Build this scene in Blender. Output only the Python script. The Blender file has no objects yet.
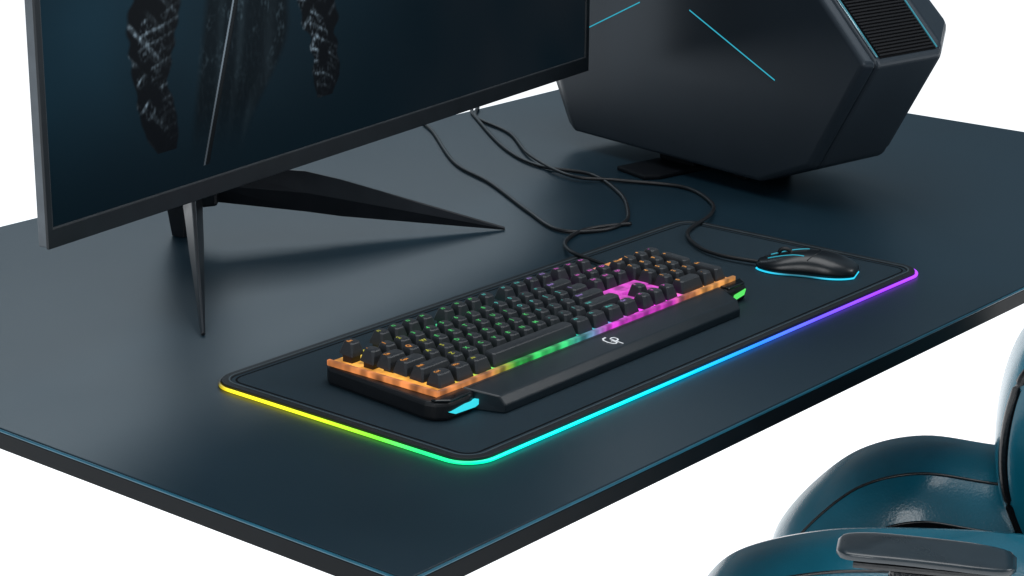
import bpy, bmesh, math, random
from mathutils import Vector, Matrix, noise
random.seed(4)
D=bpy.data; col=bpy.context.scene.collection
rad=math.radians
# ------------------------------------------------------------ materials
def base_mat(name):
    m=D.materials.new(name); m.use_nodes=True
    nt=m.node_tree; b=nt.nodes["Principled BSDF"]; return m,nt,b
def pbr(name,c,rough=.5,metal=0,spec=.5,var=.15,nscale=40,bump=0,bscale=400,coat=0,sheen=0):
    m,nt,b=base_mat(name); N=nt.nodes; L=nt.links
    tc=N.new("ShaderNodeTexCoord")
    n=N.new("ShaderNodeTexNoise"); n.inputs["Scale"].default_value=nscale; n.inputs["Detail"].default_value=5
    L.new(tc.outputs["Object"],n.inputs["Vector"])
    r=N.new("ShaderNodeValToRGB")
    r.color_ramp.elements[0].position=.3; r.color_ramp.elements[1].position=.7
    r.color_ramp.elements[0].color=[x*(1-var) for x in c]+[1]
    r.color_ramp.elements[1].color=[min(1,x*(1+var)) for x in c]+[1]
    L.new(n.outputs["Fac"],r.inputs["Fac"]); L.new(r.outputs["Color"],b.inputs["Base Color"])
    mr=N.new("ShaderNodeMapRange"); mr.inputs["To Min"].default_value=rough*.9; mr.inputs["To Max"].default_value=min(1,rough*1.12)
    L.new(n.outputs["Fac"],mr.inputs["Value"]); L.new(mr.outputs["Result"],b.inputs["Roughness"])
    b.inputs["Metallic"].default_value=metal; b.inputs["Specular IOR Level"].default_value=spec
    b.inputs["Coat Weight"].default_value=coat; b.inputs["Coat Roughness"].default_value=.08
    b.inputs["Sheen Weight"].default_value=sheen
    if bump:
        n2=N.new("ShaderNodeTexNoise"); n2.inputs["Scale"].default_value=bscale; n2.inputs["Detail"].default_value=3
        L.new(tc.outputs["Object"],n2.inputs["Vector"])
        bp=N.new("ShaderNodeBump"); bp.inputs["Strength"].default_value=bump; bp.inputs["Distance"].default_value=.001
        L.new(n2.outputs["Fac"],bp.inputs["Height"]); L.new(bp.outputs["Normal"],b.inputs["Normal"])
    return m
def emis(name,c,s):
    m,nt,b=base_mat(name)
    b.inputs["Base Color"].default_value=[x*.1 for x in c]+[1]
    b.inputs["Emission Color"].default_value=list(c)+[1]; b.inputs["Emission Strength"].default_value=s
    return m
def attr_emis(name,s,rough=.4,basec=(.01,.01,.012),spec=.5):
    m,nt,b=base_mat(name)
    a=nt.nodes.new("ShaderNodeAttribute"); a.attribute_name="Col"
    b.inputs["Base Color"].default_value=(*basec,1); b.inputs["Roughness"].default_value=rough
    b.inputs["Specular IOR Level"].default_value=spec
    nt.links.new(a.outputs["Color"],b.inputs["Emission Color"]); b.inputs["Emission Strength"].default_value=s
    return m
def ramp_emis(name,stops,x0,x1,s,nlow=.3,nscale=70,basec=(.02,.02,.02),period=0):
    m,nt,b=base_mat(name); N=nt.nodes; L=nt.links
    tc=N.new("ShaderNodeTexCoord"); sx=N.new("ShaderNodeSeparateXYZ"); L.new(tc.outputs["Object"],sx.inputs[0])
    mr=N.new("ShaderNodeMapRange"); mr.inputs["From Min"].default_value=x0; mr.inputs["From Max"].default_value=x1
    L.new(sx.outputs["X"],mr.inputs["Value"])
    r=N.new("ShaderNodeValToRGB"); L.new(mr.outputs["Result"],r.inputs["Fac"])
    e=r.color_ramp.elements
    e[0].position=stops[0][0]; e[0].color=(*stops[0][1],1); e[1].position=stops[-1][0]; e[1].color=(*stops[-1][1],1)
    for p,c in stops[1:-1]:
        q=e.new(p); q.color=(*c,1)
    L.new(r.outputs["Color"],b.inputs["Emission Color"])
    n=N.new("ShaderNodeTexNoise"); n.inputs["Scale"].default_value=nscale; n.inputs["Detail"].default_value=2
    L.new(tc.outputs["Object"],n.inputs["Vector"])
    m2=N.new("ShaderNodeMapRange"); m2.inputs["From Min"].default_value=.35; m2.inputs["From Max"].default_value=.65
    m2.inputs["To Min"].default_value=s*nlow; m2.inputs["To Max"].default_value=s
    L.new(n.outputs["Fac"],m2.inputs["Value"]); last=m2.outputs["Result"]
    if period:
        ad=N.new("ShaderNodeMath"); ad.operation='ADD'; L.new(sx.outputs["X"],ad.inputs[0]); L.new(sx.outputs["Y"],ad.inputs[1])
        mu=N.new("ShaderNodeMath"); mu.operation='MULTIPLY'; L.new(ad.outputs[0],mu.inputs[0]); mu.inputs[1].default_value=2*math.pi/period
        si=N.new("ShaderNodeMath"); si.operation='SINE'; L.new(mu.outputs[0],si.inputs[0])
        m3=N.new("ShaderNodeMapRange"); m3.interpolation_type='SMOOTHSTEP'; m3.inputs["From Min"].default_value=-1; m3.inputs["From Max"].default_value=.5
        m3.inputs["To Min"].default_value=.55; m3.inputs["To Max"].default_value=1; L.new(si.outputs[0],m3.inputs["Value"])
        mm=N.new("ShaderNodeMath"); mm.operation='MULTIPLY'; L.new(last,mm.inputs[0]); L.new(m3.outputs["Result"],mm.inputs[1]); last=mm.outputs[0]
    L.new(last,b.inputs["Emission Strength"])
    b.inputs["Base Color"].default_value=(*basec,1)
    return m
M_desk=pbr("desk_laminate",(.0055,.020,.032),.36,spec=.40,var=.08,nscale=6,bump=.10,bscale=900)
M_edge=pbr("desk_edge_highlight",(.010,.10,.155),.3,spec=.5)  # blue colour painted in for light caught on the rounded desk rim
M_side=pbr("desk_side_dark",(.003,.005,.007),.4,spec=.11)
M_pad=pbr("mat_fabric",(.007,.021,.032),.70,spec=.28,var=.2,nscale=300,bump=.35,bscale=2500)
M_padrim=pbr("mat_border",(.004,.007,.010),.55,spec=.35,bump=.3,bscale=1500)
M_stitch=pbr("stitch_thread",(.040,.060,.072),.6)
M_groove=pbr("mat_groove",(.0012,.002,.003),.8,spec=.1)
M_black=pbr("black_plastic",(.007,.008,.010),.42,spec=.4,bump=.15,bscale=1500)
M_gloss=pbr("black_gloss",(.006,.008,.010),.2,spec=.5)
M_mouse=pbr("mouse_plastic",(.006,.009,.012),.30,spec=.5,bump=.05,bscale=2000)
M_cap=pbr("keycap_plastic",(.020,.024,.029),.45,spec=.5,var=.1,bump=.1,bscale=1500)
M_rest=pbr("wrist_rest_plastic",(.007,.014,.020),.38,spec=.45,bump=.1,bscale=1500)
M_mon=pbr("monitor_plastic",(.010,.014,.018),.4,spec=.35,bump=.1,bscale=1200)
M_monedge=pbr("monitor_side",(.10,.115,.13),.35,metal=.6)
M_stand=pbr("stand_metal",(.012,.014,.018),.35,metal=.3,spec=.5)
M_pc=pbr("case_shell",(.022,.031,.041),.38,metal=.35,spec=.45,var=.08,nscale=12,bump=.06,bscale=900)
M_pcpanel=pbr("case_side_panel",(.022,.032,.043),.36,metal=.35,spec=.45,var=.08,nscale=8)
M_vent=pbr("vent_plastic",(.004,.005,.007),.5,spec=.14)
M_silver=pbr("silver_trim",(.30,.42,.46),.25,metal=1)
M_cable=pbr("cable_rubber",(.006,.007,.009),.45)
M_teal=pbr("teal_leather",(.005,.14,.21),.22,spec=.6,var=.12,nscale=15,bump=.25,bscale=350,coat=.35)
M_leather=pbr("black_leather",(.006,.007,.009),.25,spec=.55,bump=.25,bscale=350,coat=.25)
M_arm=pbr("armrest_pad",(.014,.024,.032),.28,spec=.6,coat=.3)
M_chrome=pbr("chrome",(.6,.62,.65),.12,metal=1)
M_white=emis("logo_white",(.85,.9,.95),.8)
M_cyan=emis("cyan_light",(.04,.72,.85),1.0)
M_cyandim=emis("cyan_line_light",(.03,.45,.6),.8)
M_tl=emis("teal_line_light",(.06,.40,.52),.55)
M_green=emis("green_light",(.12,.9,.15),.9)
# ------------------------------------------------------------ helpers
def link(o): col.objects.link(o); return o
def mesh(name,vs,fs,mat,parent=None,smooth=False,bevel=0,seg=2,loc=None,rot=None):
    me=D.meshes.new(name); me.from_pydata([tuple(v) for v in vs],[],fs); me.update()
    bm=bmesh.new(); bm.from_mesh(me); bmesh.ops.recalc_face_normals(bm,faces=bm.faces); bm.to_mesh(me); bm.free()
    for x in (mat if isinstance(mat,list) else [mat]): me.materials.append(x)
    o=link(D.objects.new(name,me))
    if parent: o.parent=parent
    if loc: o.location=loc
    if rot: o.rotation_euler=rot
    if bevel:
        b=o.modifiers.new("b","BEVEL"); b.width=bevel; b.segments=seg; b.limit_method='ANGLE'; b.angle_limit=rad(18)
    if smooth:
        for p in me.polygons: p.use_smooth=True
    return o
def thing(name,loc,rz,label,cat,group=None):
    e=link(D.objects.new(name,None)); e.location=loc; e.rotation_euler=(0,0,rz); e.empty_display_size=.05
    e["label"]=label; e["category"]=cat
    if group: e["group"]=group
    return e
def prism_data(pts,z0,z1,vs=None,fs=None):
    vs=[] if vs is None else vs; fs=[] if fs is None else fs
    k=len(vs); n=len(pts)
    vs+= [(x,y,z0) for x,y in pts]+[(x,y,z1) for x,y in pts]
    fs.append([k+i for i in range(n)][::-1]); fs.append([k+n+i for i in range(n)])
    for i in range(n): j=(i+1)%n; fs.append([k+i,k+j,k+n+j,k+n+i])
    return vs,fs
def box_data(x0,x1,y0,y1,z0,z1,vs=None,fs=None):
    return prism_data([(x0,y0),(x1,y0),(x1,y1),(x0,y1)],z0,z1,vs,fs)
def rrect(x0,y0,x1,y1,r,n=10):
    p=[]
    for cx,cy,a in ((x1-r,y0+r,-90),(x1-r,y1-r,0),(x0+r,y1-r,90),(x0+r,y0+r,180)):
        for i in range(n+1):
            t=rad(a+90*i/n); p.append((cx+r*math.cos(t),cy+r*math.sin(t)))
    return p
def ring_data(outer,inner,z0,z1,vs=None,fs=None):
    vs=[] if vs is None else vs; fs=[] if fs is None else fs
    k=len(vs); n=len(outer)
    for P,z in ((outer,z1),(inner,z1),(outer,z0),(inner,z0)): vs+=[(x,y,z) for x,y in P]
    for i in range(n):
        j=(i+1)%n
        fs.append([k+i,k+j,k+n+j,k+n+i]); fs.append([k+2*n+i,k+3*n+i,k+3*n+j,k+2*n+j])
        fs.append([k+i,k+2*n+i,k+2*n+j,k+j]); fs.append([k+n+i,k+n+j,k+3*n+j,k+3*n+i])
    return vs,fs
def tube_data(path,r,closed=False,n=8,vs=None,fs=None):
    vs=[] if vs is None else vs; fs=[] if fs is None else fs
    k=len(vs); P=[Vector(p) for p in path]; m=len(P)
    for i,p in enumerate(P):
        a=P[(i-1)%m] if (closed or i>0) else p; b=P[(i+1)%m] if (closed or i<m-1) else p
        t=(b-a).normalized(); up=Vector((0,0,1)) if abs(t.z)<.95 else Vector((0,1,0))
        s=t.cross(up).normalized(); u=s.cross(t).normalized()
        rr=r[i] if isinstance(r,list) else r
        for q in range(n):
            w=2*math.pi*q/n; vs.append(tuple(p+s*(math.cos(w)*rr)+u*(math.sin(w)*rr)))
    for i in range(m if closed else m-1):
        j=(i+1)%m
        for q in range(n):
            q2=(q+1)%n; fs.append([k+i*n+q,k+j*n+q,k+j*n+q2,k+i*n+q2])
    if not closed:
        fs.append([k+q for q in range(n)]); fs.append([k+(m-1)*n+q for q in range(n)][::-1])
    return vs,fs
def catmull(P,k=10,closed=False):
    P=[Vector(p) for p in P]; o=[]; m=len(P)
    for i in range(m if closed else m-1):
        if closed: a,b,c,d=P[(i-1)%m],P[i],P[(i+1)%m],P[(i+2)%m]
        else: a,b,c,d=P[max(i-1,0)],P[i],P[i+1],P[min(i+2,m-1)]
        for j in range(k):
            t=j/k; o.append(.5*((2*b)+(c-a)*t+(2*a-5*b+4*c-d)*t*t+(3*b-a-3*c+d)*t**3))
    if not closed: o.append(P[-1])
    return o
def loft(path,hw,hh,power=2.4,n=20):
    vs=[];fs=[];P=[Vector(p) for p in path];m=len(P)
    for i,p in enumerate(P):
        t=(P[min(i+1,m-1)]-P[max(i-1,0)]).normalized(); s=Vector((0,1,0)); u=s.cross(t).normalized()*-1
        for q in range(n):
            w=2*math.pi*q/n; c,sn=math.cos(w),math.sin(w)
            vs.append(tuple(p+s*(hw[i]*math.copysign(abs(c)**(2/power),c))+u*(hh[i]*math.copysign(abs(sn)**(2/power),sn))))
    for i in range(m-1):
        for q in range(n):
            q2=(q+1)%n; fs.append([i*n+q,(i+1)*n+q,(i+1)*n+q2,i*n+q2])
    fs.append(list(range(n))); fs.append([(m-1)*n+q for q in range(n)][::-1])
    return vs,fs
def lerpc(st,t):
    if t<=st[0][0]: return st[0][1]
    for (a,ca),(b_,cb) in zip(st,st[1:]):
        if t<=b_:
            k=(t-a)/(b_-a); return tuple(x+(y-x)*k for x,y in zip(ca,cb))
    return st[-1][1]
def ss(a,b_,x):
    t=max(0,min(1,(x-a)/(b_-a))); return t*t*(3-2*t)
# ------------------------------------------------------------ setting: white sweep that glows by itself
m,nt,b=base_mat("self_lit_white_ground"); b.inputs["Base Color"].default_value=(.85,.85,.85,1); b.inputs["Roughness"].default_value=.9
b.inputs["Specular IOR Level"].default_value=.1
b.inputs["Emission Color"].default_value=(1,1,1,1); b.inputs["Emission Strength"].default_value=.95  # added glow keeps the ground white where the desk's shadow would fall
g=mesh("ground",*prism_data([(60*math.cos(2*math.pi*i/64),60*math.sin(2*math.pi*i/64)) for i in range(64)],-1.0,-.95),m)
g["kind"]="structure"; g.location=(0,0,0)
# ------------------------------------------------------------ desk
X0,X1,Y0,Y1=-.202,1.531,-.111,.952
desk=thing("desk",((X0+X1)/2,(Y0+Y1)/2,-.022),0,"large dark blue-black desk top with thin blue highlight painted along the edge","desk")
def loc_rect(r,ins): return rrect(X0+ins-desk.location.x,Y0+ins-desk.location.y,X1-ins-desk.location.x,Y1-ins-desk.location.y,r,6)
mesh("table_top",*prism_data(loc_rect(.006,.0025),.003,.022),M_desk,desk,bevel=.001)
mesh("edge_highlight",*ring_data(loc_rect(.007,.0),loc_rect(.006,.0022),.0190,.0215),M_edge,desk,bevel=.001)  # thin ring that carries the painted rim highlight
mesh("edge_band",*ring_data(loc_rect(.007,.0008),loc_rect(.006,.0022),.002,.0187),M_side,desk,bevel=.0014)
# ------------------------------------------------------------ desk mat
PW,PD=.792,.337
pad=thing("desk_mat",(.002,0,0),0,"long black desk mat with stitched border and rainbow glowing edge","desk mat")
mesh("fabric_sheet",*prism_data(rrect(.004,.004,PW-.004,PD-.004,.026),.0006,.0045),M_pad,pad,bevel=.0008)
mesh("border",*ring_data(rrect(.0020,.0020,PW-.0020,PD-.0020,.028),rrect(.0115,.0115,PW-.0115,PD-.0115,.018),.0008,.0056),M_padrim,pad,bevel=.0008)
mesh("stitching",*ring_data(rrect(.0088,.0088,PW-.0088,PD-.0088,.0210),rrect(.0102,.0102,PW-.0102,PD-.0102,.0196),.005,.0060),M_stitch,pad)
mesh("inner_groove",*ring_data(rrect(.0150,.0150,PW-.0150,PD-.0150,.0160),rrect(.0170,.0170,PW-.0170,PD-.0170,.0140),.004,.0047),M_groove,pad)
per=[];r=.030
def seg(a,b_,n):
    for i in range(n): per.append((a[0]+(b_[0]-a[0])*i/n,a[1]+(b_[1]-a[1])*i/n))
cor=rrect(0,0,PW,PD,r,8)
c1,c2,c3,c4=cor[0:9],cor[9:18],cor[18:27],cor[27:36]
per+=c4[:-1]; seg(c4[-1],c1[0],80); per+=c1[:-1]; seg(c1[-1],c2[0],20); per+=c2[:-1]; seg(c2[-1],c3[0],60); per+=c3[:-1]; seg(c3[-1],c4[0],40)
vs,fs=tube_data([(x,y,.0020) for x,y in per],.0017,closed=True,n=8)
led=mesh("edge_light",vs,fs,attr_emis("edge_light_strip",1.8,.3),pad,smooth=True)
front=[(0,(.0,.9,.35)),(.03,(0,.9,.5)),(.08,(0,.85,.75)),(.2,(0,.75,.85)),(.33,(.0,.5,.95)),(.45,(.02,.2,1)),(.56,(.12,.08,1)),(.68,(.28,.04,1)),(.8,(.4,.05,.9))]
left=[(0,(.0,.9,.35)),(.06,(.02,.9,.2)),(.11,(.15,.9,.04)),(.17,(.5,.9,.02)),(.24,(.85,.8,.02)),(.315,(.95,.75,.02))]
ca=led.data.color_attributes.new("Col",'FLOAT_COLOR','POINT')
for i,v in enumerate(led.data.vertices):
    x,y=v.co.x,v.co.y
    if y<.016 and x>=.012: c=lerpc(front,x)
    elif x<.02: c=lerpc(left,y)
    elif x>PW-.035 and y<.05: c=front[-1][1]
    else: c=(0,0,0)
    if x>PW-.03: f=max(0,1-max(0,y-.012)/.035); c=tuple(k*f for k in c)
    if y>.30: f=max(0,1-(y-.30)/.025); c=tuple(k*f for k in c)
    ca.data[i].color=(*c,1)
# ------------------------------------------------------------ keyboard
U=.0210
kb=thing("keyboard",(.080,.107,.0046),rad(.3),"black full-size mechanical keyboard with multicoloured backlight on desk mat","keyboard")
KL=22.5*U+.012; KD=6.35*U+.012; ZC=.0185
out=[(-.022,-.002),(-.020,-.012),(-.010,-.021),(.022,-.021),(.034,-.014),(KL-.056,-.014),(KL-.044,-.019),(KL-.004,-.019),(KL+.006,-.006),(KL+.006,KD-.012),(KL-.006,KD),(.002,KD),(-.0095,KD-.012)]
mesh("case",*prism_data(out,0,ZC),M_black,kb,bevel=.004,seg=3)
fc=[(.0,(1,.33,.09)),(.14,(1,.38,.11)),(.19,(.5,.6,.05)),(.22,(.04,.75,.09)),(.38,(.05,.8,.25)),(.43,(.10,.72,.75)),(.47,(.3,.45,.85)),(.52,(.88,.06,.85)),(.75,(.88,.05,.72)),(.80,(1,.30,.15)),(.86,(.95,.40,.10)),(1,(.95,.40,.10))]
mb=ramp_emis("front_glow",fc,0,KL,1.0,.32,45,period=U)
zb0,zb1=ZC+.0002,ZC+.0062
vs,fs=prism_data([(-.004,-.006),(KL-.004,-.006),(KL-.004,-.0015),(-.004,-.0015)],zb0,zb1)
box_data(-.0085,-.0042,-.006,KD-.010,zb0,zb1,vs,fs)
mesh("light_band",vs,fs,mb,kb,bevel=.001)
pc_=[(0,(.7,.27,.05)),(.1,(.35,.38,.04)),(.2,(.05,.5,.1)),(.45,(.02,.48,.36)),(.55,(.1,.25,.5)),(.63,(.55,.05,.5)),(.68,(.9,.05,.85)),(.79,(.9,.05,.8)),(.82,(.4,.1,.2)),(.9,(.6,.24,.06)),(1,(.65,.26,.06))]
mp=ramp_emis("plate_glow",pc_,0,KL,2.2,.35,60)
mesh("backplate",*box_data(-.003,KL-.005,-.001,KD-.009,zb0,ZC+.0025),mp,kb)
vs,fs=box_data(15.12*U,18.47*U,2.04*U,2.99*U,ZC+.0026,ZC+.0098)
box_data(15.12*U,16.22*U,1.03*U,2.03*U,ZC+.0026,ZC+.0088,vs,fs); box_data(17.28*U,18.47*U,1.03*U,2.03*U,ZC+.0026,ZC+.0088,vs,fs)
mesh("arrow_zone_light",vs,fs,ramp_emis("arrow_glow",[(0,(.9,.08,.8)),(1,(1,.08,.75))],0,1,1.0,.35,80),kb,bevel=.0015)
rows=[]
def k(x,y,w,l,h=1): rows.append((x,y,w,h,l))
x=0
for w,l in ((1.25,"Ctrl"),(1.25,"Win"),(1.25,"Alt"),(6.25,""),(1.25,"Alt"),(1.25,"Fn"),(1.25,"Menu"),(1.25,"Ctrl")): k(x,0,w,l); x+=w
x=0
for w,l in [(2.25,"Shift")]+[(1,c) for c in "ZXCVBNM,./"]+[(2.75,"Shift")]: k(x,1,w,l); x+=w
x=0
for w,l in [(1.75,"Caps")]+[(1,c) for c in "ASDFGHJKL;'"]+[(2.25,"Enter")]: k(x,2,w,l); x+=w
x=0
for w,l in [(1.5,"Tab")]+[(1,c) for c in "QWERTYUIOP[]"]+[(1.5,"\\")]: k(x,3,w,l); x+=w
x=0
for w,l in [(1,c) for c in "`1234567890-="]+[(2,"Back")]: k(x,4,w,l); x+=w
k(0,5.3,1,"Esc")
for i in range(12): k(2+i+.5*(i//4),5.3,1,"F%d"%(i+1))
for i,l in enumerate("<v>"): k(15.25+i,0,1,l)
k(16.25,1,1,"^")
for i,l in enumerate(("Del","End","PgD")): k(15.25+i,3,1,l)
for i,l in enumerate(("Ins","Hm","PgU")): k(15.25+i,4,1,l)
k(18.5,0,2,"0"); k(20.5,0,1,"."); k(21.5,0,1,"Ent",2)
for j in range(3):
    for i in range(3): k(18.5+i,1+j,1,str(1+i+3*j))
k(21.5,2,1,"+",2)
for i,l in enumerate(("Num","/","*")): k(18.5+i,4,1,l)
far=[(15.25,5.3,1,1,"Prt"),(16.25,5.3,1,1,"Scr"),(17.25,5.3,1,1,"Pse"),(21.5,4,1,1,"-")]
LEG=[(.07,emis("legend_orange",(1,.38,.06),.8)),(.13,emis("legend_yellow",(.7,.7,.06),.6)),(.40,emis("legend_green",(.1,.8,.2),.62)),(.56,emis("legend_teal",(.1,.65,.6),.6)),(.64,emis("legend_violet",(.5,.3,.9),.6)),(.80,emis("legend_magenta",(1,.15,.8),.65)),(2,emis("legend_amber",(1,.42,.08),.8))]
def cap_data(w,h,vs,fs,ox=0,oy=0,z=0):
    k0=len(vs); W=w*U-.0032; H=h*U-.0032; rings=[]
    for (ins,zz,ch) in ((0,.0,.0012),(.0005,.003,.0014),(.0026,.0115,.0022),(.0033,.0125,.0026)):
        a=W/2-ins; b_=H/2-ins; dy=.0006*(zz/.0125)
        rings.append([(ox+X,oy+Y+dy,z+zz) for X,Y in ((a,-b_+ch),(a,b_-ch),(a-ch,b_),(-a+ch,b_),(-a,b_-ch),(-a,-b_+ch),(-a+ch,-b_),(a-ch,-b_))])
    for R in rings: vs+=R
    vs.append((ox,oy+.0006,z+.0119))
    for i in range(3):
        for q in range(8):
            q2=(q+1)%8; fs.append([k0+i*8+q,k0+i*8+q2,k0+(i+1)*8+q2,k0+(i+1)*8+q])
    for q in range(8): fs.append([k0+24+q,k0+24+(q+1)%8,k0+32])
    fs.append([k0+q for q in range(8)][::-1])
def legend(txt,size):
    c=D.curves.new("t","FONT"); c.body=txt; c.size=size; c.resolution_u=2; c.offset=.0001
    o=D.objects.new("t",c); me=D.meshes.new_from_object(o)
    v=[tuple(p.co) for p in me.vertices]; f=[list(p.vertices) for p in me.polygons]
    D.objects.remove(o); D.curves.remove(c); D.meshes.remove(me); return v,f
def key_mesh(items,name):
    vs=[];fs=[];mi=[];
    for (x,y,w,h,l,ox,oy,oz) in items:
        n0=len(fs); cap_data(w,h,vs,fs,ox,oy,oz); mi+=[0]*(len(fs)-n0)
        if l:
            v,f=legend(l,.0072 if len(l)==1 else .0046); k0=len(vs); tx=ox-w*U/2+.0050; ty=oy+h*U/2-.0106
            vs+=[(a[0]+tx,a[1]+ty,oz+.0130) for a in v]; fs+=[[k0+i for i in p] for p in f]; mi+=[1]*len(f)
    t=(items[0][0])/22.5
    mat=next(m for lim,m in LEG if t<lim)
    me=D.meshes.new(name); me.from_pydata(vs,[],fs); me.update(); me.materials.append(M_cap); me.materials.append(mat)
    for p,i in zip(me.polygons,mi): p.material_index=i
    return me
def kz(y): return ZC+.0045+.0011*y
rows.sort(key=lambda r:(r[1],r[0]))
for (x,y,w,h,l) in rows:
    me=key_mesh([(x,y,w,h,l,0,0,0)],"key")
    o=link(D.objects.new("key",me)); o.parent=kb
    o.location=((x+w/2)*U+.0015,(y+h/2)*U,kz(y)+random.uniform(-.0002,.0002)); o.rotation_euler=(rad(1.5+.8*y if y<5 else 5),0,0)
me=key_mesh([(x,y,w,h,l,(x+w/2)*U+.0015,(y+h/2)*U,kz(y)) for (x,y,w,h,l) in far],"keys")
o=link(D.objects.new("keys",me)); o.parent=kb; o["kind"]="stuff"
vs=[];fs=[]
for (x,y,w,h,l) in rows+far:
    cx=(x+w/2)*U+.0015; cy=(y+h/2)*U; box_data(cx-.0060,cx+.0060,cy-.0060,cy+.0060,ZC+.0024,kz(y)+.001,vs,fs)
mesh("switches",vs,fs,M_black,kb)
ya,yb,yc=-.0064,-.041,-.047; zt_,zf_=.0205,.0165
xa,xb=.0255,KL-.038
vs=[(xa-.001,ya,.0),(xb+.002,ya,.0),(xb-.018,yc,.0),(xa+.014,yc,.0),
    (xa,ya,zt_),(xb,ya,zt_),(xb-.015,yb,zf_),(xa+.012,yb,zf_),(xb-.018,yc,.008),(xa+.014,yc,.008)]
fs=[[0,1,2,3],[4,5,6,7],[7,6,8,9],[9,8,2,3],[0,3,9,7,4],[1,5,6,8,2],[0,4,5,1]]
mesh("wrist_rest",vs,fs,M_rest,kb,bevel=.0012)
gr=(zt_-zf_)/(ya-yb); slope=math.atan(gr); zz=lambda y: zt_+(y-ya)*gr
y0,y1=-.0112,-.0102
mesh("seam",[(xa+.004,y0,zz(y0)+.0003),(xb-.004,y0,zz(y0)+.0003),(xb-.004,y1,zz(y1)+.0003),(xa+.004,y1,zz(y1)+.0003)],[[0,1,2,3]],pbr("seam_line",(.001,.002,.003),.6),kb)
vs,fs=prism_data([(-.019,-.0062),(-.018,-.012),(-.009,-.0215),(.021,-.0215),(.0253,-.0065)],ZC-.0002,ZC+.0022)
mesh("end_cover",vs,fs,M_gloss,kb,bevel=.0012)
vs,fs=prism_data([(KL-.0355,-.0065),(KL-.0355,-.019),(KL-.006,-.019),(KL+.004,-.0062)],ZC-.0002,ZC+.0022)
mesh("end_cover",vs,fs,M_gloss,kb,bevel=.0012)
def insert(P,mat,y=-.0222,nm="accent_light"):
    n=len(P)
    vs=[(a,y,b_) for a,b_ in P]+[(a,y+.004,b_) for a,b_ in P]
    mesh(nm,vs,[list(range(n)),list(range(n,2*n))[::-1]]+[[i,(i+1)%n,n+(i+1)%n,n+i] for i in range(n)],mat,kb)
insert([(-.002,.0055),(.026,.0045),(.036,.0075),(.034,.0110),(.012,.0115),(-.010,.0090)],M_cyan)
insert([(KL-.030,.0040),(KL-.008,.0070),(KL-.005,.0130),(KL-.026,.0105)],M_green,-.0202)
def flat_stroke(P,w,z=0):
    vs=[];fs=[];P=[Vector((p[0],p[1],0)) for p in P];m=len(P)
    for i,p in enumerate(P):
        t=(P[min(i+1,m-1)]-P[max(i-1,0)]).normalized(); s=Vector((-t.y,t.x,0))*w/2
        vs+=[tuple(p+s+Vector((0,0,z))),tuple(p-s+Vector((0,0,z)))]
    for i in range(m-1): fs.append([2*i,2*i+1,2*i+3,2*i+2])
    return vs,fs
G=[(.0022,.0085),(-.0030,.0088),(-.0062,.0062),(-.0074,.0010),(-.0064,-.0040),(-.0036,-.0064),(-.0004,-.0060),(.0004,-.0004),(-.0022,-.0004)]
Pp=[(.0016,-.0120),(.0024,.0036),(.0060,.0038),(.0086,.0024),(.0086,-.0014),(.0062,-.0034),(.0030,-.0036)]
v1,f1=flat_stroke(G,.0019); v2,f2=flat_stroke(Pp,.0018,.00005)
o=mesh("emblem",v1+v2,f1+[[i+len(v1) for i in f] for f in f2],M_white,kb)
o.location=(.230,-.0265,zz(-.0265)+.0005); o.rotation_euler=(slope,0,rad(8)); 
# ------------------------------------------------------------ mouse
ms=thing("computer_mouse",(.697,.098,.0047),rad(20),"black gaming mouse with cyan glowing trim on desk mat","mouse")
SC=.88
def mw(t): return SC*.036*(math.sin(math.pi*min(1,max(0,(t*.94+.03))))**.38)*(1-.14*math.sin(math.pi*t)**4+ .05*math.cos(2*math.pi*t))
def mh(t): return .0235*(math.sin(math.pi*(t*.80+.10))**.9)*(1.08-.42*t)
def my(t): return SC*(-.064+.128*t)
vs=[];fs=[];n=24;stn=26
for i in range(stn+1):
    t=i/stn; w=mw(t); h=mh(t)
    for q in range(n+1):
        a=math.pi*q/n; c,s=math.cos(a),math.sin(a)
        vs.append((w*math.copysign(abs(c)**.75,c),my(t),.0035+h*abs(s)**.75))
m_=n+1
for i in range(stn):
    for q in range(n): fs.append([i*m_+q,i*m_+q+1,(i+1)*m_+q+1,(i+1)*m_+q])
    fs.append([i*m_,(i+1)*m_,(i+1)*m_+n,i*m_+n])
fs.append(list(range(m_))); fs.append([stn*m_+q for q in range(m_)][::-1])
mesh("body",vs,fs,M_mouse,ms,smooth=True)
def mouse_outline(sc,z):
    P=[(mw(i/26)*sc,my(i/26)*sc,z) for i in range(27)]
    return P+[(-a,b_,c) for a,b_,c in P[::-1]]
rl=mesh("rim_light",*tube_data(mouse_outline(.99,.0016),.0010,closed=True,n=6),attr_emis("mouse_rim_light",1.3,.3),ms,smooth=True)
ca=rl.data.color_attributes.new("Col",'FLOAT_COLOR','POINT')
for i,v in enumerate(rl.data.vertices):
    t=(v.co.y/SC+.064)/.128; f=.22+.78*(ss(.6,.85,t)+(1-ss(.2,.45,t)))
    ca.data[i].color=(.02*f,.55*f,.8*f,1)
vs,fs=prism_data([(a,b_) for a,b_,_ in mouse_outline(.95,0)],0,.0034); mesh("base",vs,fs,M_black,ms)
def top_z(x,y):
    t=(y/SC+.064)/.128; c=min(.98,abs(x)/mw(t))**(1/.75); return .0035+mh(t)*(max(.01,1-c*c)**.5)**.75
def on_top(P,r,name,mat):
    P=[(x*SC,y*SC) for x,y in P]
    mesh(name,*tube_data([(x,y,top_z(x,y)+.0001) for x,y in P],r,n=6),mat,ms,smooth=True)
on_top([(0,.056-.002*i) for i in range(29)],.0006,"button_seam",M_black)
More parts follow.
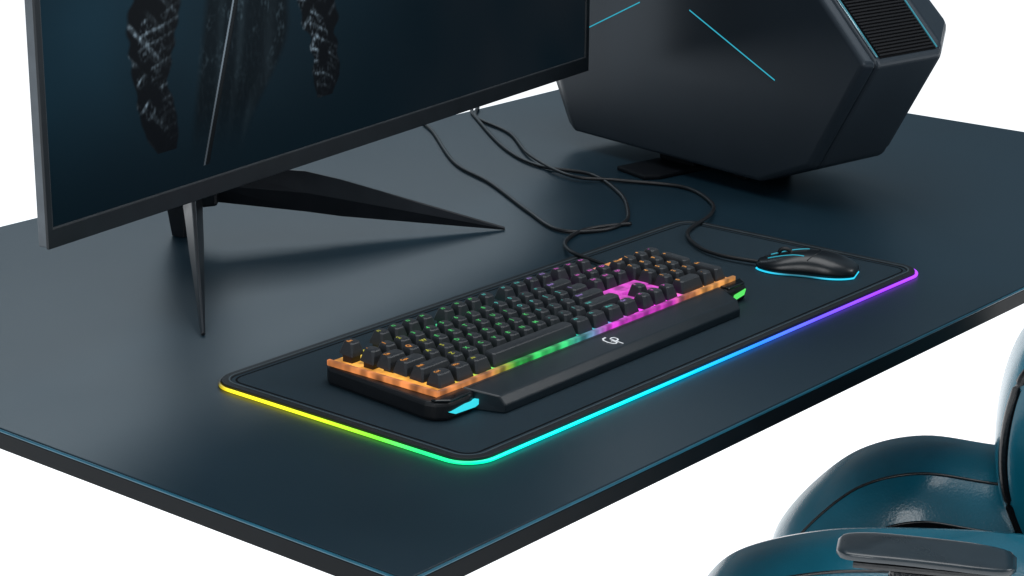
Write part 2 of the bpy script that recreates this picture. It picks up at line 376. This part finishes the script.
acc=[(-.009-.0004*i,.050-.0028*i) for i in range(12)]+[(-.0136-.0007*i,.0165-.003*i) for i in range(6)]
on_top(acc,.0006,"accent_line",M_cyandim); on_top([(-a,b_) for a,b_ in acc],.0007,"accent_line",M_cyandim)
on_top([(-.024+.002*i,-.004-.012*math.sin(math.pi*i/24)) for i in range(25)],.0005,"palm_seam",M_gloss)
wh=[(0.0,.026+.007*math.cos(2*math.pi*i/20),top_z(0,.026)+.0000+.005*math.sin(2*math.pi*i/20)) for i in range(20)]
mesh("scroll_wheel",*tube_data(wh,.0025,closed=True,n=8),M_black,ms,smooth=True)
# ------------------------------------------------------------ monitor
mo=thing("computer_monitor",(.345,.735,0),rad(8.2),"large black thin-bezel monitor on splayed V-shaped stand","monitor")
def wl(x,y,z):
    a=rad(-8.2); dx,dy=x-.345,y-.735
    return Vector((dx*math.cos(a)-dy*math.sin(a),dx*math.sin(a)+dy*math.cos(a),z))
mx0,mx1,mz0,mz1=-.476,.552,.136,.742; fy=-.2265
vs,fs=box_data(mx0+.001,mx1-.001,fy+.0035,fy+.014,mz0+.001,mz1-.001); mesh("rear_shell",vs,fs,M_monedge,mo,bevel=.001)
def xzring(o_,i_,y0,y1):
    v,f=ring_data(o_,i_,y0,y1); return [(a,c,b_) for a,b_,c in v],f
v,f=xzring([(mx0,mz0),(mx1,mz0),(mx1,mz1),(mx0,mz1)],[(mx0+.007,mz0+.019),(mx1-.008,mz0+.019),(mx1-.008,mz1-.008),(mx0+.007,mz1-.008)],fy,fy+.0033)
mesh("bezel",v,f,M_mon,mo,bevel=.0006)
v,f=xzring([(mx0+.0068,mz0+.0188),(mx1-.0078,mz0+.0188),(mx1-.0078,mz1-.0078),(mx0+.0068,mz1-.0078)],[(mx0+.0076,mz0+.0198),(mx1-.0086,mz0+.0198),(mx1-.0086,mz1-.0086),(mx0+.0076,mz1-.0086)],fy+.0004,fy+.002)
mesh("screen_border",v,f,pbr("border_line",(.05,.055,.06),.4),mo)
# screen: flat grid carrying a generic dark picture of armoured sleeves and a blade as point colours
NX,NZ=800,340; sx0,sx1,sz0,sz1=mx0+.006,mx1-.006,mz0+.018,mz1-.006
def nz(x,y,z): return noise.noise(Vector((x,y,z)))
LEGL=[(.196,.186,.018),(.215,.180,.025),(.245,.172,.026),(.268,.166,.024),(.285,.168,.034),(.325,.172,.039),(.36,.180,.036),(.45,.215,.050),(.62,.27,.07)]
LEGR=[(.205,.452,.016),(.225,.456,.024),(.25,.455,.025),(.272,.450,.023),(.288,.447,.033),(.325,.438,.038),(.36,.430,.034),(.45,.40,.050),(.62,.34,.07)]
def limb(s,z,sd,pts):
    for (za,xa_,wa),(zb,xb_,wb) in zip(pts,pts[1:]):
        if za<=z<=zb:
            t=(z-za)/(zb-za); c=xa_+(xb_-xa_)*t; w=(wa+(wb-wa)*t)*(1+.22*nz(z*70,sd,0))
            return (s-c)/w
    return 9
def pic(s,z):
    n1=nz(s*7,z*7,3.3)+.5*nz(s*15,z*15,1.3)
    bg=.0035+.0095*ss(.75,.0,s)*(1+.5*n1)*ss(.15,.35,z)+.0008
    c=[bg*.22,bg*1.05,bg*1.75]
    h=.0026*ss(.45,.9,s)*(1+n1); c[0]+=h; c[1]+=h*.7; c[2]+=h*.6
    for P,sd in ((LEGL,1.7),(LEGR,5.2)):
        u=limb(s,z,sd,P)
        if abs(u)<1:
            sg=1 if sd<3 else -1
            v=z-.012*u*sg+.006*nz(s*28,z*22,sd)+.003*u*u
            sp_=.0135
            saw=(v/sp_)%1.0; idn=math.floor(v/sp_)
            plate=ss(.62,.85,saw)*(1-ss(.95,1,saw))*(.25+.75*abs(nz(idn*3.7,sd,2))*1.8)
            mask=ss(-.05,.22,nz(s*48,z*36,sd+4))
            fine=max(0,nz(s*300,z*240,sd+9)+.05)**1.1*1.7
            strap=ss(.16,.04,abs(((s*.8+z*sg*.9)/.030)%1.0-.5))*ss(.0,.3,nz(s*25,z*25,sd+7))
            side=.2+.8*ss(.8,-.7,u)
            br=ss(.195,.27,z)*(1-.70*ss(.35,.40,z))
            k_=(.24*plate*mask*(.3+fine)+.10*strap*(.3+fine)+.05*fine*mask)*side*br
            f=min(1,(1-abs(u))*8)
            c=[c[0]*(1-f)+f*(.0007+k_*.60),c[1]*(1-f)+f*(.0011+k_*.82),c[2]*(1-f)+f*(.0018+k_)]
    cl=.213+.35*max(0,z-.165)*.6; cr=.395-.08*ss(.3,.17,z)
    if cl<s<cr and z>.165:
        f=min(1,(s-cl)*90,(cr-s)*90)*ss(.165,.24,z)
        fold=.5+.5*math.sin((s-z*.30)*150+4.5*nz(s*14,z*6,2)); fold=fold**3
        buckle=ss(.10,.3,nz(s*60,z*45,31))*max(0,nz(s*240,z*200,12)+.1)
        k_=.010*fold*(.3+1.2*max(0,nz(s*40,z*9,8)+.15))+.006*max(0,nz(s*260,z*120,4))+.05*buckle*ss(.22,.33,z)
        c=[c[0]*(1-f*.7)+f*k_*.5,c[1]*(1-f*.7)+f*k_*.8,c[2]*(1-f*.7)+f*k_]
    for s0,z0,s1,z1,w,a in ((.2475,.170,.3425,.45,.0034,.010),(.243,.170,.338,.45,.0016,.22)):
        if z0<z<z1:
            d=abs(s-(s0+(s1-s0)*(z-z0)/(z1-z0)))/w
            if d<1: k_=a*(1-d**3)*(.3+.7*ss(.19,.30,z)); c=[k_*.66,k_*.84,k_]
    return c
vs=[];fs=[];cs=[]
for j in range(NZ+1):
    Zz=sz0+(sz1-sz0)*(j/NZ)**1.6
    for i in range(NX+1):
        X=sx0+(sx1-sx0)*(i/NX)**1.25
        vs.append((X,fy+.0025,Zz)); cs.append(pic(X-mx0+.009,Zz))
for j in range(NZ):
    for i in range(NX):
        a=j*(NX+1)+i; fs.append((a,a+1,a+NX+2,a+NX+1))
me=D.meshes.new("screen"); me.from_pydata(vs,[],fs); me.materials.append(attr_emis("screen_image",1.3,.32,(.002,.003,.004),.05))
ca=me.color_attributes.new("Col",'FLOAT_COLOR','POINT')
ca.data.foreach_set("color",[q for c in cs for q in (max(0,c[0]),max(0,c[1]),max(0,c[2]),1)])
scr=link(D.objects.new("screen",me)); scr.parent=mo
A_=[(-.25,.20),(.32,.20),(.32,.62),(-.25,.62)];B_=[(-.16,.27),(.23,.27),(.23,.56),(-.16,.56)]
vs=[(a,fy+.0145,b_) for a,b_ in A_]+[(a,fy+.06,b_) for a,b_ in B_]; fs=[[3,2,1,0],[4,5,6,7]]+[[i,(i+1)%4,4+(i+1)%4,4+i] for i in range(4)]
mesh("rear_housing",vs,fs,M_mon,mo,bevel=.004)
vs,fs=box_data(-.028,.028,-.012,.022,.06,.50); box_data(-.03,.03,fy+.0605,-.0125,.38,.46,vs,fs); mesh("neck",vs,fs,M_stand,mo,bevel=.004)
vs,fs=prism_data([(-.030,-.02),(0,-.04),(.030,-.02),(.030,.02),(.008,.034),(-.008,.034),(-.030,.02)],.045,.10)
mesh("hub",vs,fs,M_stand,mo,bevel=.004)
def leg(tip,st):
    h=wl(.345,.735,0); t=wl(*tip); d=(t-h); ln=d.length; d/=ln; s=Vector((-d.y,d.x,0)); vs=[];fs=[]
    for f_,zb,zt,w in st:
        p=h+d*(ln*f_); vs+=[tuple(p-s*w*.55+Vector((0,0,zb))),tuple(p+s*w*.55+Vector((0,0,zb))),tuple(p+s*w+Vector((0,0,(zb+zt)/2))),tuple(p+s*w*.25+Vector((0,0,zt))),tuple(p-s*w*.25+Vector((0,0,zt))),tuple(p-s*w+Vector((0,0,(zb+zt)/2)))]
    for i in range(len(st)-1):
        for q in range(6): q2=(q+1)%6; fs.append([i*6+q,i*6+q2,(i+1)*6+q2,(i+1)*6+q])
    fs+=[list(range(6)),[(len(st)-1)*6+q for q in range(6)][::-1]]
    mesh("leg",vs,fs,M_stand,mo,bevel=.0008)
st=[(.04,.048,.092,.013),(.36,.031,.080,.010),(.47,.024,.069,.009),(1,0.0003,.004,.0025)]
leg((.619,.479,0),st); leg((.102,.451,0),st)
vs=[];fs=[]
for y,z,w in ((.010,.0003,.005),(.028,.0003,.005),(.034,.05,.009),(.0,.05,.009)): vs+=[(-w,y,z),(w,y,z)]
fs=[[0,1,3,2],[2,3,5,4],[4,5,7,6],[6,7,1,0],[0,2,4,6],[1,7,5,3]]
mesh("rear_foot",vs,fs,M_stand,mo,bevel=.001)
# ------------------------------------------------------------ computer case
pcx=thing("computer_case",(.955,.33,0),rad(-10),"large angular dark grey computer case with cyan light lines","computer")
O_=[(.004,.019),(-.086,.053),(-.170,.198),(.018,.374),(.32,.41),(.485,.21),(.385,.028)]
I_=[(.006,.0205),(-.079,.057),(-.158,.198),(.020,.366),(.30,.395),(.44,.20),(.36,.022)]
O2=[(.008,.022),(-.086,.053),(-.170,.198),(.018,.374),(.32,.41),(.485,.21),(.385,.030)]
I2=[(.05,.03),(-.035,.070),(-.122,.222),(.04,.36),(.30,.38),(.44,.21),(.36,.03)]
off=[(0,I_),(.012,O_),(.136,O2),(.205,I2)]; NN=7
vs=[(off[1][0],a,b_) for a,b_ in O_]+[(off[2][0],a,b_) for a,b_ in O2]
fs=[[i,(i+1)%NN,NN+(i+1)%NN,NN+i] for i in range(NN)]+[[i for i in range(NN)],[NN+i for i in range(NN)][::-1]]
mesh("body",vs,fs,M_pc,pcx,bevel=.007,seg=4)
def panel(k0,k1,dx,bv):
    a=[(off[k0][0]+dx,x,z) for x,z in off[k0][1]]; b_=[(off[k1][0]+dx,x,z) for x,z in off[k1][1]]
    f=[list(range(NN))]+[[i,(i+1)%NN,NN+(i+1)%NN,NN+i] for i in range(NN)]+[[NN+i for i in range(NN)][::-1]]
    mesh("side_panel",a+b_,f,M_pcpanel,pcx,bevel=bv,seg=4)
panel(0,1,-.0004,.005); panel(3,2,.0004,.012)
def edge_line(xo,O,idx,mat,r,t0=.02,t1=.98):
    a,b_=[Vector((xo,*O[i])) for i in idx]
    mesh("edge_line",*tube_data([a+(b_-a)*t for t in (t0,.5,t1)],r,n=6),mat,pcx,smooth=True)
edge_line(.0165,[(a-.0002,b_+.0006) for a,b_ in O_],(2,3),M_silver,.0011,.04); edge_line(.0190,[(a-.0004,b_+.0006) for a,b_ in O_],(2,3),M_tl,.0007,.04)
edge_line(.131,[(a-.0002,b_+.0003) for a,b_ in O2],(2,3),M_tl,.0010,.04)
a=Vector((0,-.170,.198)); b_=Vector((0,.018,.374)); d=(b_-a).normalized(); nn=Vector((0,-d.z,d.y))
vs=[];fs=[]
for i in range(50):
    k0=len(vs); c=a+d*(.012+i*.0048)+nn*.0018
    for X in (.0225,.1265):
        for u_,w_ in ((-.0013,-.0025),(.0013,-.0025),(.0007,.0008),(-.0013,.0000)): vs.append((X,*(c+d*u_+nn*w_)[1:]))
    fs+=[[k0,k0+1,k0+2,k0+3],[k0+7,k0+6,k0+5,k0+4]]+[[k0+q,k0+4+q,k0+4+(q+1)%4,k0+(q+1)%4] for q in range(4)]
mesh("vent_grille",vs,fs,M_vent,pcx)
vs=[]
for X in (.0215,.1275):
    for t in (.008,.252): vs.append((X,*(a+d*t+nn*.0006)[1:]))
mesh("vent_backing",vs,[[0,1,3,2]],pbr("vent_dark",(.001,.001,.0015),.8,spec=.1),pcx)
def lline(p,q,r_=.0008):
    mesh("light_line",*tube_data([(-.0006,*p),(-.0006,*q)],r_,n=6),M_cyandim,pcx)
lline((.336,.173),(.234,.222)); lline((.140,.224),(-.015,.156))
vs=[];fs=[]; prism_data([(-.055,.162),(-.035,.15),(.18,.15),(.18,.225),(-.045,.225)],0,.006,vs,fs); prism_data([(.03,.155),(.16,.155),(.16,.22),(.03,.22)],.0061,.030,vs,fs)
mesh("foot",vs,fs,M_vent,pcx,bevel=.002)
vs=[];fs=[]; prism_data([(.05,.075),(.14,.075),(.14,.10),(.05,.10)],0,.026,vs,fs)
mesh("foot",vs,fs,M_vent,pcx,bevel=.002)
# ------------------------------------------------------------ cables
def cable(pts,label,r=.0024,zoff=.0028):
    P=catmull([(t+(zoff,))[:3] for t in pts],10)
    o=mesh("cable",*tube_data(P,r,n=8),M_cable,None,smooth=True); o["label"]=label; o["category"]="cable"; o["group"]="cables on the desk"
cable([(1.02,.935,-.02),(.99,.945,.002),(.945,.885),(.828,.742),(.776,.635),(.700,.51),(.655,.425),(.685,.385),(.735,.385),(.785,.417),(.846,.476),(.900,.565),(.891,.645),(.940,.748),(1.068,.913),(1.10,.947,.002),(1.11,.962,-.03)],"thin black cable looping across the dark desk")
cable([(.735,.375,.003),(.68,.40),(.62,.385,.004),(.578,.345,.0075),(.560,.29,.0085),(.545,.248,.012)],"thin black cable running to the keyboard's rear")
cable([(1.12,.962,-.03),(1.115,.947,.003),(1.063,.905),(1.016,.802),(.925,.690,.0045),(.866,.573,.006),(.897,.513,.0035),(.925,.432),(.885,.361,.0035),(.822,.317,.0075),(.735,.29,.0085),(.690,.245,.0085),(.674,.200,.009),(.678,.148,.010)],"thin black cable curving over desk mat to the mouse")
# ------------------------------------------------------------ chair
ch=thing("gaming_chair",(.33,-.27,-.95),rad(-63),"glossy teal and black gaming chair with padded armrest","chair")
ZB=.95
SEC=[(-1,-1,1),(-1,.15,1),(-1,.40,0),(-.62,.84,0),(.30,1,0),(.86,.70,0),(1,.20,1),(1,-1,1)]
def creased(name,top,y,hw,hh,sec=SEC,k_=8,ramp=5,mirror=False,pipes=(2,3,5)):
    P=catmull([(s,y,z+ZB) for s,z in top],k_); m=len(P); vs=[];fs=[];mi=[]
    per_=5; S=[((-a if mirror else a),b_,c) for a,b_,c in sec]
    ring=[];rm=[];crease=[]
    for i in range(len(S)):
        a=S[i];b_=S[(i+1)%len(S)]; crease.append(len(ring))
        for j in range(per_):
            t=j/per_; puff=.05*math.sin(math.pi*t) if a[2]==0 else 0
            yy=a[0]+(b_[0]-a[0])*t; z_=a[1]+(b_[1]-a[1])*t
            L_=math.hypot(b_[0]-a[0],b_[1]-a[1]) or 1; nx,nzz=-(b_[1]-a[1])/L_,(b_[0]-a[0])/L_
            if mirror: nx,nzz=-nx,-nzz
            ring.append((yy+nx*puff*.6,z_+nzz*puff)); rm.append(a[2])
    n=len(ring)
    for i,p in enumerate(P):
        e=math.sin(min(1,i/ramp+.30)*math.pi/2)
        t=(P[min(i+1,m-1)]-P[max(i-1,0)]).normalized(); u=Vector((0,1,0)).cross(t).normalized()*-1
        if u.z<0: u=-u
        for yy,z_ in ring:
            vs.append(tuple(p+Vector((0,yy*hw*(.7+.3*e),0))+u*((z_-1)*hh*e)))
    for i in range(m-1):
        for q in range(n):
            q2=(q+1)%n; fs.append([i*n+q,(i+1)*n+q,(i+1)*n+q2,i*n+q2]); mi.append(rm[q])
    fs.append(list(range(n))); mi.append(0); fs.append([(m-1)*n+q for q in range(n)][::-1]); mi.append(1)
    o=mesh(name,vs,fs,[M_teal,M_leather],ch,smooth=True)
    me=o.data
    for p,i in zip(me.polygons,mi): p.material_index=i
    sharp=me.attributes.new("sharp_edge",'BOOLEAN','EDGE') if "sharp_edge" not in me.attributes else me.attributes["sharp_edge"]
    cr=set(crease)
    for e_ in me.edges:
        a,b_=e_.vertices
        if a%n==b_%n and (a%n) in cr: sharp.data[e_.index].value=True
        elif a<n and b_<n: sharp.data[e_.index].value=True
    for pi in pipes:
        mesh("piping",*tube_data([vs[i*n+crease[pi]] for i in range(m)],.0018,n=6),M_leather,ch,smooth=True)
nb=[(-.232,-.262),(-.219,-.222),(-.182,-.188),(-.100,-.161),(.0,-.150),(.086,-.147),(.2,-.15),(.32,-.16)]
creased("side_bolster",nb,.125,.080,.085)
fb=[(-.190,-.345),(-.178,-.295),(-.140,-.240),(-.088,-.194),(-.02,-.172),(.06,-.176),(.16,-.18),(.3,-.17)]
creased("side_bolster",fb,.445,.085,.10)
SC2=[(-1,-1,1),(-1,.5,1),(-.5,.9,1),(.5,.9,1),(1,.5,1),(1,-1,1)]
creased("seat_cushion",[(-.19,-.34),(-.17,-.305),(-.12,-.282),(0,-.270),(.12,-.268),(.30,-.27)],.285,.12,.07,SC2,pipes=(2,3))
bk=[(.13,-.29),(.085,-.22),(.066,-.17),(.062,-.118),(.071,-.061),(.094,-.02),(.16,.08),(.23,.22),(.28,.40)]
def backp(name,dx,y,hw,hh,mat):
    P=catmull([(s+dx+hh,y,z+ZB) for s,z in bk],6); n=len(P)
    e=[math.sin(min(1,min(i,n-1-i)/5+.2)*math.pi/2) for i in range(n)]
    mesh(name,*loft(P,[hw*q for q in e],[hh*q for q in e],3.5,32),mat,ch,smooth=True)
backp("backrest_wing",-.004,.40,.075,.04,M_teal); backp("backrest_wing",.06,.10,.06,.04,M_teal); backp("backrest",.09,.25,.13,.035,M_leather)
mesh("piping",*tube_data([tuple(v) for v in catmull([(s+.006,.335,z+ZB) for s,z in bk],6)],.006,n=8),M_leather,ch,smooth=True)
vs,fs=loft(catmull([(-.082,0,ZB-.112),(-.04,0,ZB-.110),(.03,0,ZB-.111),(.080,0,ZB-.114)],6),[.013,.021,.025,.027,.028]+[.029]*9+[.028,.027,.025,.021,.013],[.0025]+[.0045]*17+[.0025],5,32)
mesh("armrest",vs,fs,M_arm,ch,smooth=True)
vs,fs=loft(catmull([(-.066,0,ZB-.121),(.064,0,ZB-.121)],6),[.020]*7,[.004]*7,5,20)
mesh("armrest_plate",vs,fs,M_leather,ch)
vs,fs=box_data(-.034,.020,-.012,.014,ZB-.34,ZB-.127); mesh("armrest_post",vs,fs,M_leather,ch,bevel=.005)
vs,fs=box_data(-.006,.012,-.0155,-.0125,ZB-.30,ZB-.128); mesh("post_plate",vs,fs,M_chrome,ch,bevel=.001)
vs,fs=box_data(-.10,.28,.06,.50,ZB-.46,ZB-.34); mesh("seat_base",vs,fs,M_leather,ch,bevel=.01)
mesh("gas_lift",*tube_data([(.06,.285,.10),(.06,.285,ZB-.45)],.028,n=20),M_chrome,ch,smooth=False)
vs=[];fs=[]
for i in range(5):
    a=2*math.pi*i/5+.3; tube_data([(.06,.285,.11),(.06+.3*math.cos(a),.285+.3*math.sin(a),.065)],[.03,.018],n=8,vs=vs,fs=fs)
    cx,cy=.06+.3*math.cos(a),.285+.3*math.sin(a); tube_data([(cx-.02,cy,.03),(cx+.02,cy,.03)],.03,n=14,vs=vs,fs=fs)
mesh("star_base",vs,fs,M_black,ch)
# ------------------------------------------------------------ lights
w=D.worlds.new("World"); bpy.context.scene.world=w; w.use_nodes=True; nt=w.node_tree; bg=nt.nodes["Background"]
tc=nt.nodes.new("ShaderNodeTexCoord"); sp=nt.nodes.new("ShaderNodeSeparateXYZ"); nt.links.new(tc.outputs["Generated"],sp.inputs[0])
r_=nt.nodes.new("ShaderNodeValToRGB"); nt.links.new(sp.outputs["Z"],r_.inputs[0])
r_.color_ramp.elements[0].position=0; r_.color_ramp.elements[0].color=(.065,.105,.135,1); r_.color_ramp.elements[1].position=.9; r_.color_ramp.elements[1].color=(.25,.31,.36,1)
nt.links.new(r_.outputs[0],bg.inputs[0]); bg.inputs[1].default_value=1
def area(name,loc,target,sx_,sy_,p,c=(1,1,1)):
    l=D.lights.new(name,"AREA"); l.shape='RECTANGLE'; l.size=sx_; l.size_y=sy_; l.energy=p; l.color=c
    o=link(D.objects.new(name,l)); o.location=loc; o.rotation_euler=(Vector(target)-Vector(loc)).to_track_quat('-Z','Y').to_euler()
area("softbox_overhead",(.6,.3,2.4),(.6,.4,0),2.0,2.0,38)
area("softbox_rear",(2.4,3.4,2.0),(.6,.6,0),3.2,1.3,26,(.80,.92,1))
area("softbox_side",(-2.4,-.4,1.1),(.4,.3,0),1.4,1.2,22)
area("softbox_chair",(1.6,-1.6,1.2),(.5,-.2,-.2),.9,.6,18)
# ------------------------------------------------------------ camera
f,pi_,ro,th=2157.47,.297372,.0068805,.691965
F=Vector((math.cos(th),math.sin(th),0));R=Vector((math.sin(th),-math.cos(th),0));Z=Vector((0,0,1))
fw=math.cos(pi_)*F-math.sin(pi_)*Z; up=math.sin(pi_)*F+math.cos(pi_)*Z
r3=math.cos(ro)*R+math.sin(ro)*up; u3=-math.sin(ro)*R+math.cos(ro)*up
cd=D.cameras.new("camera"); co=link(D.objects.new("camera",cd))
m4=Matrix((r3,u3,-fw)).transposed().to_4x4(); m4.translation=Vector((-1.31866,-1.13857,.7)); co.matrix_world=m4
cd.sensor_width=36; cd.lens=f/1024*36; cd.clip_end=300; cd.clip_start=.05
s=bpy.context.scene; s.camera=co
s.view_settings.view_transform='Standard'; s.view_settings.look='None'; s.view_settings.exposure=0
